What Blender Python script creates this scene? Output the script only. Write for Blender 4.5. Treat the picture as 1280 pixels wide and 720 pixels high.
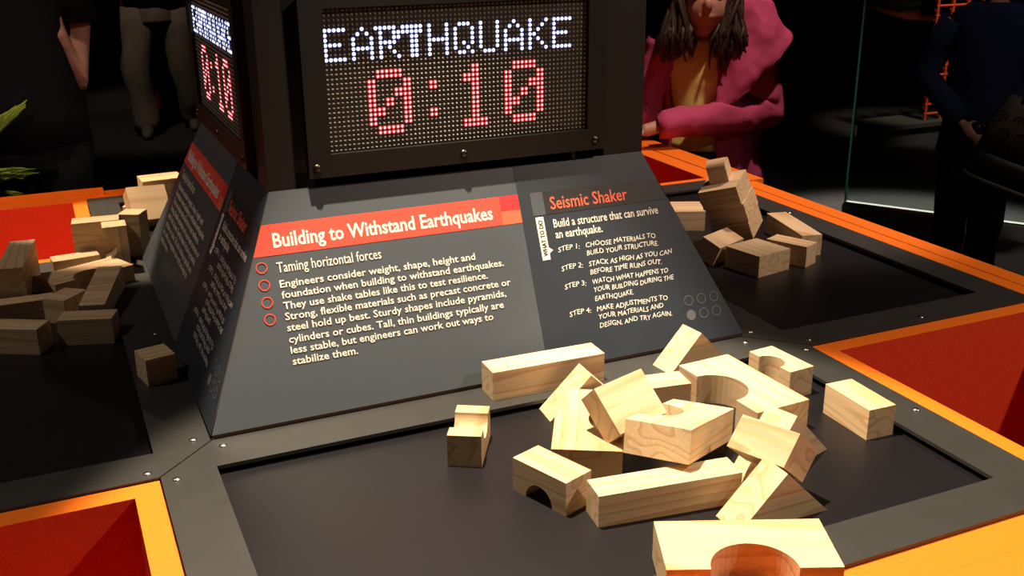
import bpy, bmesh, math, random
from mathutils import Vector, Matrix, Euler
random.seed(7)
# ---------------------------------------------------------------- camera, world, lights
S = 0.42                      # metres per working unit (half the information tower's base)
FL = -1.7                     # floor height in working units; the table top is z = 0
def W(p): return Vector((p[0]*S, p[1]*S, (p[2]-FL)*S))
scn = bpy.context.scene
for o in list(bpy.data.objects): bpy.data.objects.remove(o)
CAM = Vector((-1.3233, -4.0457, 1.5305)); PAN, TILT, ROLL, FPX = 0.4173, 0.3415, -0.0091, 1319.03
cd = bpy.data.cameras.new('camera'); co = bpy.data.objects.new('camera', cd); scn.collection.objects.link(co)
fw = Vector((math.sin(PAN)*math.cos(TILT), math.cos(PAN)*math.cos(TILT), -math.sin(TILT)))
r0 = Vector((math.cos(PAN), -math.sin(PAN), 0)); u0 = r0.cross(fw)
cr = r0*math.cos(ROLL) + u0*math.sin(ROLL); cu = -r0*math.sin(ROLL) + u0*math.cos(ROLL)
mw = Matrix.Identity(4)
for i in range(3): mw[i][0], mw[i][1], mw[i][2] = cr[i], cu[i], -fw[i]
mw.translation = W(CAM); co.matrix_world = mw
cd.sensor_width = 36; cd.lens = FPX/1280*36; cd.clip_start = 0.02; cd.clip_end = 60
scn.camera = co
vs = scn.view_settings
vs.view_transform = 'Standard'; vs.look = 'None'; vs.gamma = 1; vs.use_curve_mapping = False; vs.exposure = 0.0
wd = bpy.data.worlds.new('world'); scn.world = wd; wd.use_nodes = True
wd.node_tree.nodes['Background'].inputs[0].default_value = (0.9, 0.75, 0.85, 1)
wd.node_tree.nodes['Background'].inputs[1].default_value = 0.006
def spot(name, loc, aim, watts, cone, blend, col, rad=0.04):
    l = bpy.data.lights.new(name, 'SPOT'); l.energy = watts; l.spot_size = math.radians(cone); l.spot_blend = blend
    l.color = col; l.shadow_soft_size = rad
    o = bpy.data.objects.new(name, l); scn.collection.objects.link(o)
    o.location = W(loc); d = W(aim) - W(loc); o.rotation_euler = d.to_track_quat('-Z', 'Y').to_euler(); return o
WARM = (1.0, 0.80, 0.56)
spot('spotlight', (-0.55, -1.05, 5.0), (-0.16, -1.93, 0), 575, 33.5, 0.22, WARM, 0.03)
spot('spotlight', (0.6, -1.15, 5.0), (0.5, -1.2, 0), 230, 15, 0.9, WARM, 0.03)  # added hotspot that brightens the frame strip below the sloping panel
spot('spotlight', (4.0, -4.0, 5.0), (0.6, -0.4, 0), 160, 54, 0.5, (1.0, 0.77, 0.61), 0.05)
spot('spotlight', (-2.2, 3.0, 5.0), (-1.02, 1.52, 0), 430, 17.0, 0.15, (1.0, 0.74, 0.5), 0.03)
spot('spotlight', (-2.7, -1.2, 6.0), (-1.85, 2.05, 0), 270, 17, 0.35, (1.0, 0.56, 0.36), 0.04)
spot('spotlight', (2.9, 0.5, 5.2), (2.5, 1.15, 0.3), 170, 42, 0.5, (1.0, 0.73, 0.58), 0.05)  # dedicated lamp added to brighten the pink jacket
spot('spotlight', (-4.6, 0.3, 5.0), (-1.2, 0.0, 0), 46, 44, 0.5, (1.0, 0.82, 0.66), 0.06)
spot('spotlight', (-1.5, 8.5, 6.0), (0.4, 13.4, -0.8), 100, 30, 0.6, (1.0, 0.76, 0.58), 0.1)  # unseen fill added for the far walkers' legs
spot('spotlight', (10.5, 4.0, 6.0), (11.2, 7.6, -0.6), 300, 22, 0.5, (1.0, 0.75, 0.6), 0.1)  # added so the orange lattice shows; no fixture known there
spot('spotlight', (5.0, -1.0, 6.0), (6.7, 3.6, -1.3), 40, 34, 0.6, (1.0, 0.88, 0.78), 0.1)  # faint added light on the navy jacket and floor rail
spot('spotlight', (9.8, 5.6, 6.0), (6.8, 3.9, FL), 1300, 28, 0.5, (1.0, 0.9, 0.8), 0.1)  # extra unseen source, lifts the pale floor and glass rail
spot('spotlight', (-3.0, 1.6, 6.0), (-1.4, 3.9, 0.3), 110, 26, 0.6, (1.0, 0.75, 0.65), 0.1)  # added to bring out the raised forearm and green print

# ---------------------------------------------------------------- helpers
def mat(name, col, rough=0.6, spec=0.5, emit=None, estr=0.0, noise=0.0, nscale=40, bump=0.0, metal=0.0):
    m = bpy.data.materials.new(name); m.use_nodes = True
    nt = m.node_tree; b = nt.nodes['Principled BSDF']
    b.inputs['Base Color'].default_value = (*col, 1); b.inputs['Roughness'].default_value = rough
    b.inputs['Specular IOR Level'].default_value = spec; b.inputs['Metallic'].default_value = metal
    if emit: b.inputs['Emission Color'].default_value = (*emit, 1); b.inputs['Emission Strength'].default_value = estr
    if noise or bump:
        tc = nt.nodes.new('ShaderNodeTexCoord'); n = nt.nodes.new('ShaderNodeTexNoise')
        n.inputs['Scale'].default_value = nscale; n.inputs['Detail'].default_value = 5
        nt.links.new(tc.outputs['Object'], n.inputs['Vector'])
        if noise:
            mx = nt.nodes.new('ShaderNodeMix'); mx.data_type = 'RGBA'
            mx.inputs[6].default_value = (*[c*(1-noise) for c in col], 1); mx.inputs[7].default_value = (*[min(1, c*(1+noise)) for c in col], 1)
            nt.links.new(n.outputs['Fac'], mx.inputs[0]); nt.links.new(mx.outputs[2], b.inputs['Base Color'])
        if bump:
            bp = nt.nodes.new('ShaderNodeBump'); bp.inputs['Strength'].default_value = bump; bp.inputs['Distance'].default_value = 0.002
            nt.links.new(n.outputs['Fac'], bp.inputs['Height']); nt.links.new(bp.outputs['Normal'], b.inputs['Normal'])
    return m
def wood_mat():
    m = bpy.data.materials.new('pine_wood'); m.use_nodes = True; nt = m.node_tree; N = nt.nodes.new; L = nt.links.new
    b = nt.nodes['Principled BSDF']; b.inputs['Roughness'].default_value = 0.55; b.inputs['Specular IOR Level'].default_value = 0.3
    tc = N('ShaderNodeTexCoord'); oi = N('ShaderNodeObjectInfo')
    off = N('ShaderNodeVectorMath'); off.operation = 'SCALE'; off.inputs[0].default_value = (3.1, 1.7, 2.3)
    L(oi.outputs['Random'], off.inputs['Scale'])
    ad = N('ShaderNodeVectorMath'); L(tc.outputs['Object'], ad.inputs[0]); L(off.outputs[0], ad.inputs[1])
    mp = N('ShaderNodeMapping'); mp.inputs['Scale'].default_value = (1.1, 16, 24); mp.inputs['Rotation'].default_value = (0.1, 0.06, 0.12); L(ad.outputs[0], mp.inputs['Vector'])
    n1 = N('ShaderNodeTexNoise'); n1.inputs['Scale'].default_value = 0.9; n1.inputs['Detail'].default_value = 1.2; L(mp.outputs[0], n1.inputs['Vector'])
    mu = N('ShaderNodeMath'); mu.operation = 'MULTIPLY'; mu.inputs[1].default_value = 9.0; L(n1.outputs['Fac'], mu.inputs[0])
    fr = N('ShaderNodeMath'); fr.operation = 'FRACT'; L(mu.outputs[0], fr.inputs[0])
    rp = N('ShaderNodeValToRGB'); e = rp.color_ramp.elements
    e[0].position = 0.0; e[0].color = (0.84, 0.64, 0.40, 1); e[1].position = 1.0; e[1].color = (0.74, 0.51, 0.29, 1)
    x = e.new(0.62); x.color = (0.81, 0.60, 0.36, 1); x = e.new(0.93); x.color = (0.66, 0.43, 0.23, 1)
    L(fr.outputs[0], rp.inputs[0])
    mp2 = N('ShaderNodeMapping'); mp2.inputs['Scale'].default_value = (14, 420, 420); L(ad.outputs[0], mp2.inputs['Vector'])
    n2 = N('ShaderNodeTexNoise'); n2.inputs['Scale'].default_value = 1.0; n2.inputs['Detail'].default_value = 3; L(mp2.outputs[0], n2.inputs['Vector'])
    mx = N('ShaderNodeMix'); mx.data_type = 'RGBA'; mx.blend_type = 'MULTIPLY'; mx.inputs[0].default_value = 0.42
    L(rp.outputs[0], mx.inputs[6]); L(n2.outputs['Color'], mx.inputs[7])
    hsv = N('ShaderNodeHueSaturation'); mr = N('ShaderNodeMapRange'); mr.inputs[3].default_value = 0.88; mr.inputs[4].default_value = 1.14
    L(oi.outputs['Random'], mr.inputs[0]); L(mr.outputs[0], hsv.inputs['Value']); L(mx.outputs[2], hsv.inputs['Color'])
    L(hsv.outputs[0], b.inputs['Base Color'])
    bp = N('ShaderNodeBump'); bp.inputs['Strength'].default_value = 0.15; bp.inputs['Distance'].default_value = 0.0008
    L(n2.outputs['Fac'], bp.inputs['Height']); L(bp.outputs[0], b.inputs['Normal'])
    return m
WOOD = wood_mat()
ORANGE = mat('orange_paint', (0.88, 0.185, 0.012), 0.5, 0.35, noise=0.10, nscale=260, bump=0.12)
BINRED = mat('orange_red_bin_inside', (0.72, 0.064, 0.020), 0.6, 0.3, noise=0.25, nscale=420, bump=0.3)  # bin walls and floor, redder than the rim
FRAME = mat('black_laminate', (0.025, 0.0255, 0.0245), 0.5, 0.6, noise=0.25, nscale=30)
PLATE = mat('black_plate', (0.0050, 0.0044, 0.0068), 0.42, 0.45, noise=0.2, nscale=12)
BOX = mat('black_box', (0.014, 0.0125, 0.012), 0.55, 0.35, noise=0.15, nscale=60)
BEZEL = mat('black_bezel', (0.012, 0.011, 0.0107), 0.5, 0.3)
GREY = mat('grey_graphic', (0.062, 0.076, 0.094), 0.5, 0.4)
DARK = mat('dark_graphic', (0.020, 0.028, 0.041), 0.5, 0.4)
DARKER = mat('near_black_graphic', (0.018, 0.018, 0.021), 0.5, 0.4)
EDGE = mat('board_edge', (0.075, 0.035, 0.022), 0.7)
RED = mat('red_ink', (0.72, 0.070, 0.045), 0.5)
RED2 = mat('deep_red_ink', (0.62, 0.026, 0.032), 0.5)
RED3 = mat('orange_red_ink', (0.80, 0.13, 0.062), 0.5)
INK = mat('white_ink', (0.78, 0.75, 0.68), 0.5)
BLACKINK = mat('black_ink', (0.015, 0.015, 0.018), 0.5)
MUTED = mat('grey_ink', (0.10, 0.11, 0.12), 0.5)
STEEL = mat('screw_steel', (0.45, 0.43, 0.40), 0.3, metal=1.0)
DKSTEEL = mat('dark_screw', (0.09, 0.075, 0.06), 0.35, metal=1.0)
LEDBACK = mat('led_panel_black', (0.010, 0.009, 0.008), 0.6)
LEDOFF = mat('led_unlit', (0.21, 0.19, 0.16), 0.4)
LEDW_HALO = mat('led_white_halo', (0.1, 0.1, 0.3), 0.4, emit=(0.35, 0.42, 1.0), estr=0.8)  # bluish glow around lit white LEDs, put into an emissive ring
LEDR_HALO = mat('led_red_halo', (0.4, 0.02, 0.02), 0.4, emit=(1.0, 0.004, 0.03), estr=0.5)  # red glow around lit LEDs, drawn as an emissive ring
LEDW = mat('led_white', (0.8, 0.8, 0.9), 0.4, emit=(0.72, 0.80, 1.0), estr=2.2)
LEDR = mat('led_red', (0.8, 0.1, 0.1), 0.4, emit=(1.0, 0.50, 0.50), estr=1.7)  # core paled towards white: overexposure put into the emission colour

def link(name, bm, m, parent=None, base=None, smooth=False, scale=True):
    """bm holds absolute working-unit coordinates; the mesh is stored relative to its parent or its own base"""
    me = bpy.data.meshes.new(name)
    bmesh.ops.recalc_face_normals(bm, faces=bm.faces[:])
    if parent is not None: ref = parent['_ref']
    else: ref = base
    rv = Vector(ref)
    for v in bm.verts: v.co = (v.co - rv)*S
    bm.to_mesh(me); bm.free()
    if m is not None:
        for mm in (m if isinstance(m, (list, tuple)) else [m]): me.materials.append(mm)
    if smooth:
        for f in me.polygons: f.use_smooth = True
    o = bpy.data.objects.new(name, me); scn.collection.objects.link(o)
    if parent is not None: o.parent = parent
    else: o.location = W(ref)
    o['_ref'] = list(ref); return o
def thing(name, label, cat, base, group=None):
    o = bpy.data.objects.new(name, None); scn.collection.objects.link(o); o.empty_display_size = 0.05
    o.location = W(base); o['_ref'] = list(base); tag(o, label, cat, group); return o
def tag(o, label, cat, group=None):
    o['label'] = label; o['category'] = cat
    if group: o['group'] = group
    return o
def structure(o): o['kind'] = 'structure'; return o
def box(bm, x0, x1, y0, y1, z0, z1, mi=0):
    vs = [bm.verts.new(p) for p in ((x0,y0,z0),(x1,y0,z0),(x1,y1,z0),(x0,y1,z0),(x0,y0,z1),(x1,y0,z1),(x1,y1,z1),(x0,y1,z1))]
    for f in ((0,3,2,1),(4,5,6,7),(0,1,5,4),(1,2,6,5),(2,3,7,6),(3,0,4,7)):
        bm.faces.new([vs[i] for i in f]).material_index = mi
    return vs
def bevel(bm, w, seg=2, ang=0.5):
    es = [e for e in bm.edges if len(e.link_faces) == 2 and e.calc_face_angle(0) > ang]
    bmesh.ops.recalc_face_normals(bm, faces=bm.faces[:])
    bmesh.ops.bevel(bm, geom=es, offset=w, segments=seg, profile=0.5, affect='EDGES', clamp_overlap=True)
def prism(bm, poly, fn, w0, w1):
    """poly: list of 2-d points, fn(a,b,w) -> 3-d point"""
    A = [bm.verts.new(fn(a, b, w0)) for a, b in poly]; B = [bm.verts.new(fn(a, b, w1)) for a, b in poly]
    bm.faces.new(A); bm.faces.new(B[::-1]); n = len(poly)
    for i in range(n): bm.faces.new((A[i], A[(i+1) % n], B[(i+1) % n], B[i]))
def plate_with_hole(bm, outer, hole, z0, z1):
    """solid plate with one hole; loops are 2-d"""
    top = []
    for loop in (outer, hole):
        vs = [bm.verts.new((x, y, z1)) for x, y in loop]; top += [bm.edges.new((vs[i], vs[(i+1) % len(vs)])) for i in range(len(vs))]
    r = bmesh.ops.triangle_fill(bm, edges=top, use_beauty=True, use_dissolve=False)
    fs = [g for g in r['geom'] if isinstance(g, bmesh.types.BMFace)]
    ex = bmesh.ops.extrude_face_region(bm, geom=fs)
    for g in ex['geom']:
        if isinstance(g, bmesh.types.BMVert): g.co.z = z0
def tube(bm, pts, rad, seg=10, cap=True, flat=None):
    """tube through 3-d points; rad per point (r or (ra, rb)); flat: reference direction for rb"""
    pts = [Vector(p) for p in pts]; rings = []; prev = None
    for i, p in enumerate(pts):
        t = (pts[min(i+1, len(pts)-1)] - pts[max(i-1, 0)]).normalized()
        ref = Vector(flat) if flat else (prev if prev else (Vector((0, 0, 1)) if abs(t.z) < 0.9 else Vector((1, 0, 0))))
        b = (ref - t*ref.dot(t)).normalized(); a = b.cross(t).normalized(); prev = b
        r = rad[i] if isinstance(rad, (list, tuple)) else rad
        ra, rb = r if isinstance(r, (list, tuple)) else (r, r)
        rings.append([bm.verts.new(p + a*ra*math.cos(k*2*math.pi/seg) + b*rb*math.sin(k*2*math.pi/seg)) for k in range(seg)])
    for i in range(len(rings)-1):
        for k in range(seg): bm.faces.new((rings[i][k], rings[i][(k+1) % seg], rings[i+1][(k+1) % seg], rings[i+1][k]))
    if cap: bm.faces.new(rings[0][::-1]); bm.faces.new(rings[-1])
    return rings
def ball(bm, c, r, seg=14):
    rr = r if isinstance(r, (list, tuple)) else (r, r, r)
    mx = Matrix.Translation(Vector(c)) @ Matrix.Diagonal((rr[0], rr[1], rr[2], 1))
    bmesh.ops.create_uvsphere(bm, u_segments=seg, v_segments=max(6, seg*2//3), radius=1, matrix=mx)
def remesh(bm, voxel, smooth=4, factor=0.5):
    """fuse overlapping closed pieces into one continuous surface"""
    bmesh.ops.recalc_face_normals(bm, faces=bm.faces[:])
    me = bpy.data.meshes.new('tmp'); bm.to_mesh(me); bm.free()
    o = bpy.data.objects.new('tmp', me); scn.collection.objects.link(o)
    md = o.modifiers.new('r', 'REMESH'); md.mode = 'VOXEL'; md.voxel_size = voxel
    if smooth: sm = o.modifiers.new('s', 'SMOOTH'); sm.iterations = smooth; sm.factor = factor
    dg = bpy.context.evaluated_depsgraph_get(); dg.update()
    m2 = bpy.data.meshes.new_from_object(o.evaluated_get(dg)); out = bmesh.new(); out.from_mesh(m2)
    bpy.data.objects.remove(o); bpy.data.meshes.remove(me); bpy.data.meshes.remove(m2); return out
def solidify(bm, th, sub=0):
    me = bpy.data.meshes.new('tmp'); bm.to_mesh(me); bm.free()
    o = bpy.data.objects.new('tmp', me); scn.collection.objects.link(o)
    if sub: s2 = o.modifiers.new('u', 'SUBSURF'); s2.levels = sub; s2.render_levels = sub
    md = o.modifiers.new('s', 'SOLIDIFY'); md.thickness = th; md.offset = 0
    dg = bpy.context.evaluated_depsgraph_get(); dg.update()
    m2 = bpy.data.meshes.new_from_object(o.evaluated_get(dg)); out = bmesh.new(); out.from_mesh(m2)
    bpy.data.objects.remove(o); bpy.data.meshes.remove(me); bpy.data.meshes.remove(m2); return out
TEXT = {}
def text_mesh(s, bold=0.0):
    k = (s, bold)
    if k not in TEXT:
        c = bpy.data.curves.new('t', 'FONT'); c.body = s; c.size = 1.0; c.offset = bold; c.resolution_u = 2; c.fill_mode = 'FRONT'
        o = bpy.data.objects.new('t', c); scn.collection.objects.link(o)
        dg = bpy.context.evaluated_depsgraph_get(); dg.update()
        me = bpy.data.meshes.new_from_object(o.evaluated_get(dg))
        v = [tuple(x.co) for x in me.vertices]; f = [tuple(p.vertices) for p in me.polygons]
        bpy.data.objects.remove(o); bpy.data.curves.remove(c); bpy.data.meshes.remove(me); TEXT[k] = (v, f)
    return TEXT[k]
CAPH = {}
def add_text(bm, s, x0, x1, base, caph, fn, bold=0.0, warp=None):
    """lay s with its ink between x0 and x1, capitals caph tall, through fn(x, t) -> 3-d"""
    v, f = text_mesh(s, bold)
    if not v: return
    if bold not in CAPH: CAPH[bold] = max(q[1] for q in text_mesh('H', bold)[0])
    a = min(q[0] for q in v); b = max(q[0] for q in v); sx = (x1-x0)/(b-a); sy = caph/CAPH[bold]
    vv = []
    for q in v:
        x, y = x0 + (q[0]-a)*sx, base + q[1]*sy
        if warp: x, y = warp(x, y, base)
        vv.append(bm.verts.new(fn(x, y)))
    for p in f:
        try: bm.faces.new([vv[i] for i in p])
        except ValueError: pass
def arc_ring(bm, cx, cy, r, w, fn, seg=28):
    A = [bm.verts.new(fn(cx+(r-w)*math.cos(2*math.pi*k/seg), cy+(r-w)*math.sin(2*math.pi*k/seg))) for k in range(seg)]
    B = [bm.verts.new(fn(cx+r*math.cos(2*math.pi*k/seg), cy+r*math.sin(2*math.pi*k/seg))) for k in range(seg)]
    for k in range(seg): bm.faces.new((A[k], A[(k+1) % seg], B[(k+1) % seg], B[k]))
def turn(k):                      # quarter turns that carry the front side to left, back, right
    c, s = ((1,0),(0,-1),(-1,0),(0,1))[k]
    return lambda p: Vector((p[0]*c - p[1]*s, p[0]*s + p[1]*c, p[2]))
def xform(bm, fn):
    for v in bm.verts: v.co = fn(v.co)

# ---------------------------------------------------------------- the room
FLOORM = mat('dark_carpet', (0.030, 0.028, 0.028), 0.85, 0.2, noise=0.4, nscale=25)
WALLM = mat('black_wall', (0.010, 0.009, 0.010), 0.8, 0.15, noise=0.2, nscale=6)
b = bmesh.new(); box(b, -15, 17, -8, 21, FL-0.1, FL); structure(link('floor', b, FLOORM, base=(0, 6, FL)))
b = bmesh.new(); box(b, -15, 17, 21, 21.3, FL, 6.2); structure(link('wall_back', b, WALLM, base=(1, 21, FL)))
b = bmesh.new(); box(b, 17, 17.3, -8, 21.3, FL, 6.2); structure(link('wall_right', b, WALLM, base=(17, 6, FL)))
b = bmesh.new(); box(b, -15.3, -15, -8, 21.3, FL, 6.2); structure(link('wall_left', b, WALLM, base=(-15, 6, FL)))
b = bmesh.new(); box(b, -15.3, 17.3, -8, 21.3, 6.2, 6.4); structure(link('ceiling', b, WALLM, base=(1, 6, 6.2)))

# ---------------------------------------------------------------- the shake table
A_B, A_C, A_D, A_DD, A_E, A_O = 1.168, 1.005, 1.167, 2.176, 2.336, 2.555
table = thing('shake_table', 'big cross-shaped black and orange exhibit table with four sunken black plates', 'table', (0, 0, FL))
tn = (0.0, 0.0)
for k in range(4):
    T = turn(k)
    b = bmesh.new(); g = 0.0035
    plate_with_hole(b, [(-0.93+g, -0.93), (0.93-g, -0.93), (A_B-g, -A_B), (A_B-g, -A_E), (-A_B+g, -A_E), (-A_B+g, -A_B)],
                    [(-A_C, -A_D), (A_C, -A_D), (A_C, -A_DD), (-A_C, -A_DD)], -0.012, 0.0)
    xform(b, T); link('arm_frame', b, FRAME, table)
    b = bmesh.new(); box(b, -A_C-0.03, A_C+0.03, -A_DD-0.03, -A_D+0.03, -0.06, -0.03); xform(b, T); link('shake_plate', b, PLATE, table)
    # orange arm body: skirt under the frame, top strip and rounded lip
    b = bmesh.new(); box(b, -A_B+0.002, A_B-0.002, -2.45, -A_E+0.05, -0.5, -0.014)
    box(b, -A_B+0.002, A_B-0.002, -A_E+0.06, -0.95, -0.14, -0.075)
    xform(b, T); link('arm_skirt', b, ORANGE, table)
    b = bmesh.new(); box(b, -1.055, 1.055, -A_O, -2.4525, -0.5, -0.012); bevel(b, 0.022, 3); xform(b, T); link('edge_rail', b, ORANGE, table, smooth=False)
    # corner bin in the corner to the left of this arm
    b = bmesh.new(); hi, ho = 1.243, 2.318; sq = lambda q, r: [(-q, -q), (-r, -q), (-r, -r), (-q, -r)]
    loops = [[b.verts.new((x, y, z)) for x, y in sq(q, r)] for q, r, z in ((A_B+0.001, 2.45, -0.06), (A_B+0.001, 2.45, -0.008), (hi, ho, -0.008), (hi+0.01, ho-0.01, -0.93))]
    for la, lb in zip(loops, loops[1:]):
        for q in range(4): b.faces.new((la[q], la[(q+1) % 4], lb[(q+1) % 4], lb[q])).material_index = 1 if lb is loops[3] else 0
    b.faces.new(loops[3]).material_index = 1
    xform(b, T); cb = link('corner_bin', b, [ORANGE, BINRED], table)
    b = bmesh.new()
    prism(b, [(-1.06, -2.4525), (-2.4525, -2.4525), (-2.4525, -1.06), (-2.62, -1.06), (-2.62, -2.62), (-1.06, -2.62)], lambda x, y, w: (x, y, w), -0.5, -0.004)
    bevel(b, 0.022, 3); xform(b, T); link('edge_rail', b, ORANGE, table)
    for sx, sy in ((-0.966, -1.045), (0.966, -1.045), (-1.123, -1.197), (1.127, -1.197), (1.125, -1.75), (-1.125, -1.75), (0, -1.045), (0.35, -2.26)):
        b = bmesh.new(); ball(b, (sx, sy, 0.0), (0.0135, 0.0135, 0.006), 10); xform(b, T); link('screw', b, STEEL, table, smooth=True)
for (x0, x1, y0, y1) in ((-1.15, 1.15, -1.15, 1.15),):
    b = bmesh.new(); box(b, x0, x1, y0, y1, FL, -0.2); bevel(b, 0.03, 2); link('pedestal', b, BOX, table)

# ---------------------------------------------------------------- the information tower in the middle of the table
TT, TH = 0.6958, 0.6879; SL = math.hypot(1-TT, TH)
tower = thing('information_tower', 'black square tower with LED scoreboards above sloping printed panels', 'information display', (0, 0, 0))
b = bmesh.new(); box(b, -0.62, 0.62, -0.62, 0.62, 0.60, 1.86); box(b, -TT, TT, -TT, TT, 1.86, 1.98); bevel(b, 0.008, 2); link('tower_box', b, BOX, tower)
for k in range(4):
    T = turn(k); b = bmesh.new()
    prism(b, [(-TT, -TT), (-0.605, -TT), (-0.605, -0.615), (-0.615, -0.615), (-0.615, -0.535), (-TT, -0.535)], lambda x, y, w: (x, y, w), 0.62, 1.86)
    bevel(b, 0.006, 2); xform(b, T); link('corner_post', b, BOX, tower)
nrm = Vector((0, -TH, (1-TT))).normalized()
def P(x, t, off=0.0):                # a point of the front sloping panel: x across, t up the slope
    f = t/SL; return Vector((x, -1 + (1-TT)*f, TH*f)) + nrm*off
EM = 0.0012
def quad(bm, pts, fn): bm.faces.new([bm.verts.new(fn(*p)) for p in pts])
def half(t): return 1 - (1-TT)*t/SL
rnd = random.Random(3)
def hand(x, y, base):
    return x + 0.16*(y-base), y + 0.0022*math.sin(x*61) + 0.0012*math.sin(x*143+1)
BODY = [('Engineers consider weight, shape, height and', -0.032), ('foundation when building to withstand earthquakes.', 0.069),
        ('They use shake tables like this to test resilience.', 0.002), ('Strong, flexible materials such as precast concrete or', 0.082),
        ('steel hold up best. Sturdy shapes include pyramids,', 0.058), ('cylinders or cubes. Tall, thin buildings typically are', 0.042),
        ('less stable, but engineers can work out ways to', -0.004), ('stabilize them.', -0.493)]
STEPS = [(0.426, 'STEP 1:', 'CHOOSE MATERIALS TO', 0.687), (0.397, None, 'BUILD YOUR STRUCTURE.', 0.694), (0.357, 'STEP 2:', 'STACK AS HIGH AS YOU CAN', 0.744),
         (0.327, None, 'BEFORE TIME RUNS OUT.', 0.694), (0.291, 'STEP 3:', 'WATCH WHAT HAPPENS TO', 0.714), (0.262, None, 'YOUR BUILDING DURING THE', 0.732),
         (0.230, None, 'EARTHQUAKE.', 0.554), (0.192, 'STEP 4:', 'MAKE ADJUSTMENTS TO', 0.691), (0.163, None, 'YOUR MATERIALS AND', 0.667), (0.132, None, 'DESIGN, AND TRY AGAIN.', 0.698)]
GLY = {'E': '0:01234/1:0/2:0/3:0123/4:0/5:0/6:01234', 'A': '0:2/1:13/2:04/3:04/4:01234/5:04/6:04', 'R': '0:01234/1:145/2:145/3:1234/4:13/5:14/6:15',
       'T': '0:01234/1:01234/2:23/3:23/4:23/5:23/6:23', 'H': '0:04/1:04/2:04/3:01234/4:04/5:04/6:04', 'Q': '0:123/1:04/2:04/3:04/4:024/5:03/6:124',
       'U': '0:04/1:04/2:04/3:04/4:04/5:04/6:123', 'K': '0:04/1:03/2:02/3:01/4:02/5:03/6:04'}
white = set()
for ch, c0 in (('E',0),('A',6),('R',11),('T',17),('H',23),('Q',29),('U',35),('A',41),('K',47),('E',53)):
    for row in GLY[ch].split('/'):
        r, cs = row.split(':')
        for c in cs: white.add((4+int(r), c0+int(c)))
red = set()
def zero(c0):
    for r in range(14):
        if r in (0,1,12,13): cs = range(2, 8)
        else: cs = [0,1,8,9] + ([6,7] if r in (4,5) else [4,5] if r in (6,7) else [2,3] if r in (8,9) else [])
        for c in cs: red.add((13+r, c0+c))
zero(9); zero(41)
for r in (3,4,9,10): red |= {(13+r, 23), (13+r, 24)}
for r in range(12): red |= {(13+r, 33), (13+r, 34)}
for r in (2,3): red |= {(13+r, 31), (13+r, 32)}
for r in (12,13): red |= {(13+r, c) for c in range(31, 37)}
NC, NR = 62, 30
FY, SY = -0.728, -0.712              # bezel face and LED panel face
SX0, SX1, SZ0, SZ1 = -0.489, 0.449, 0.797, 1.256
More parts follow.
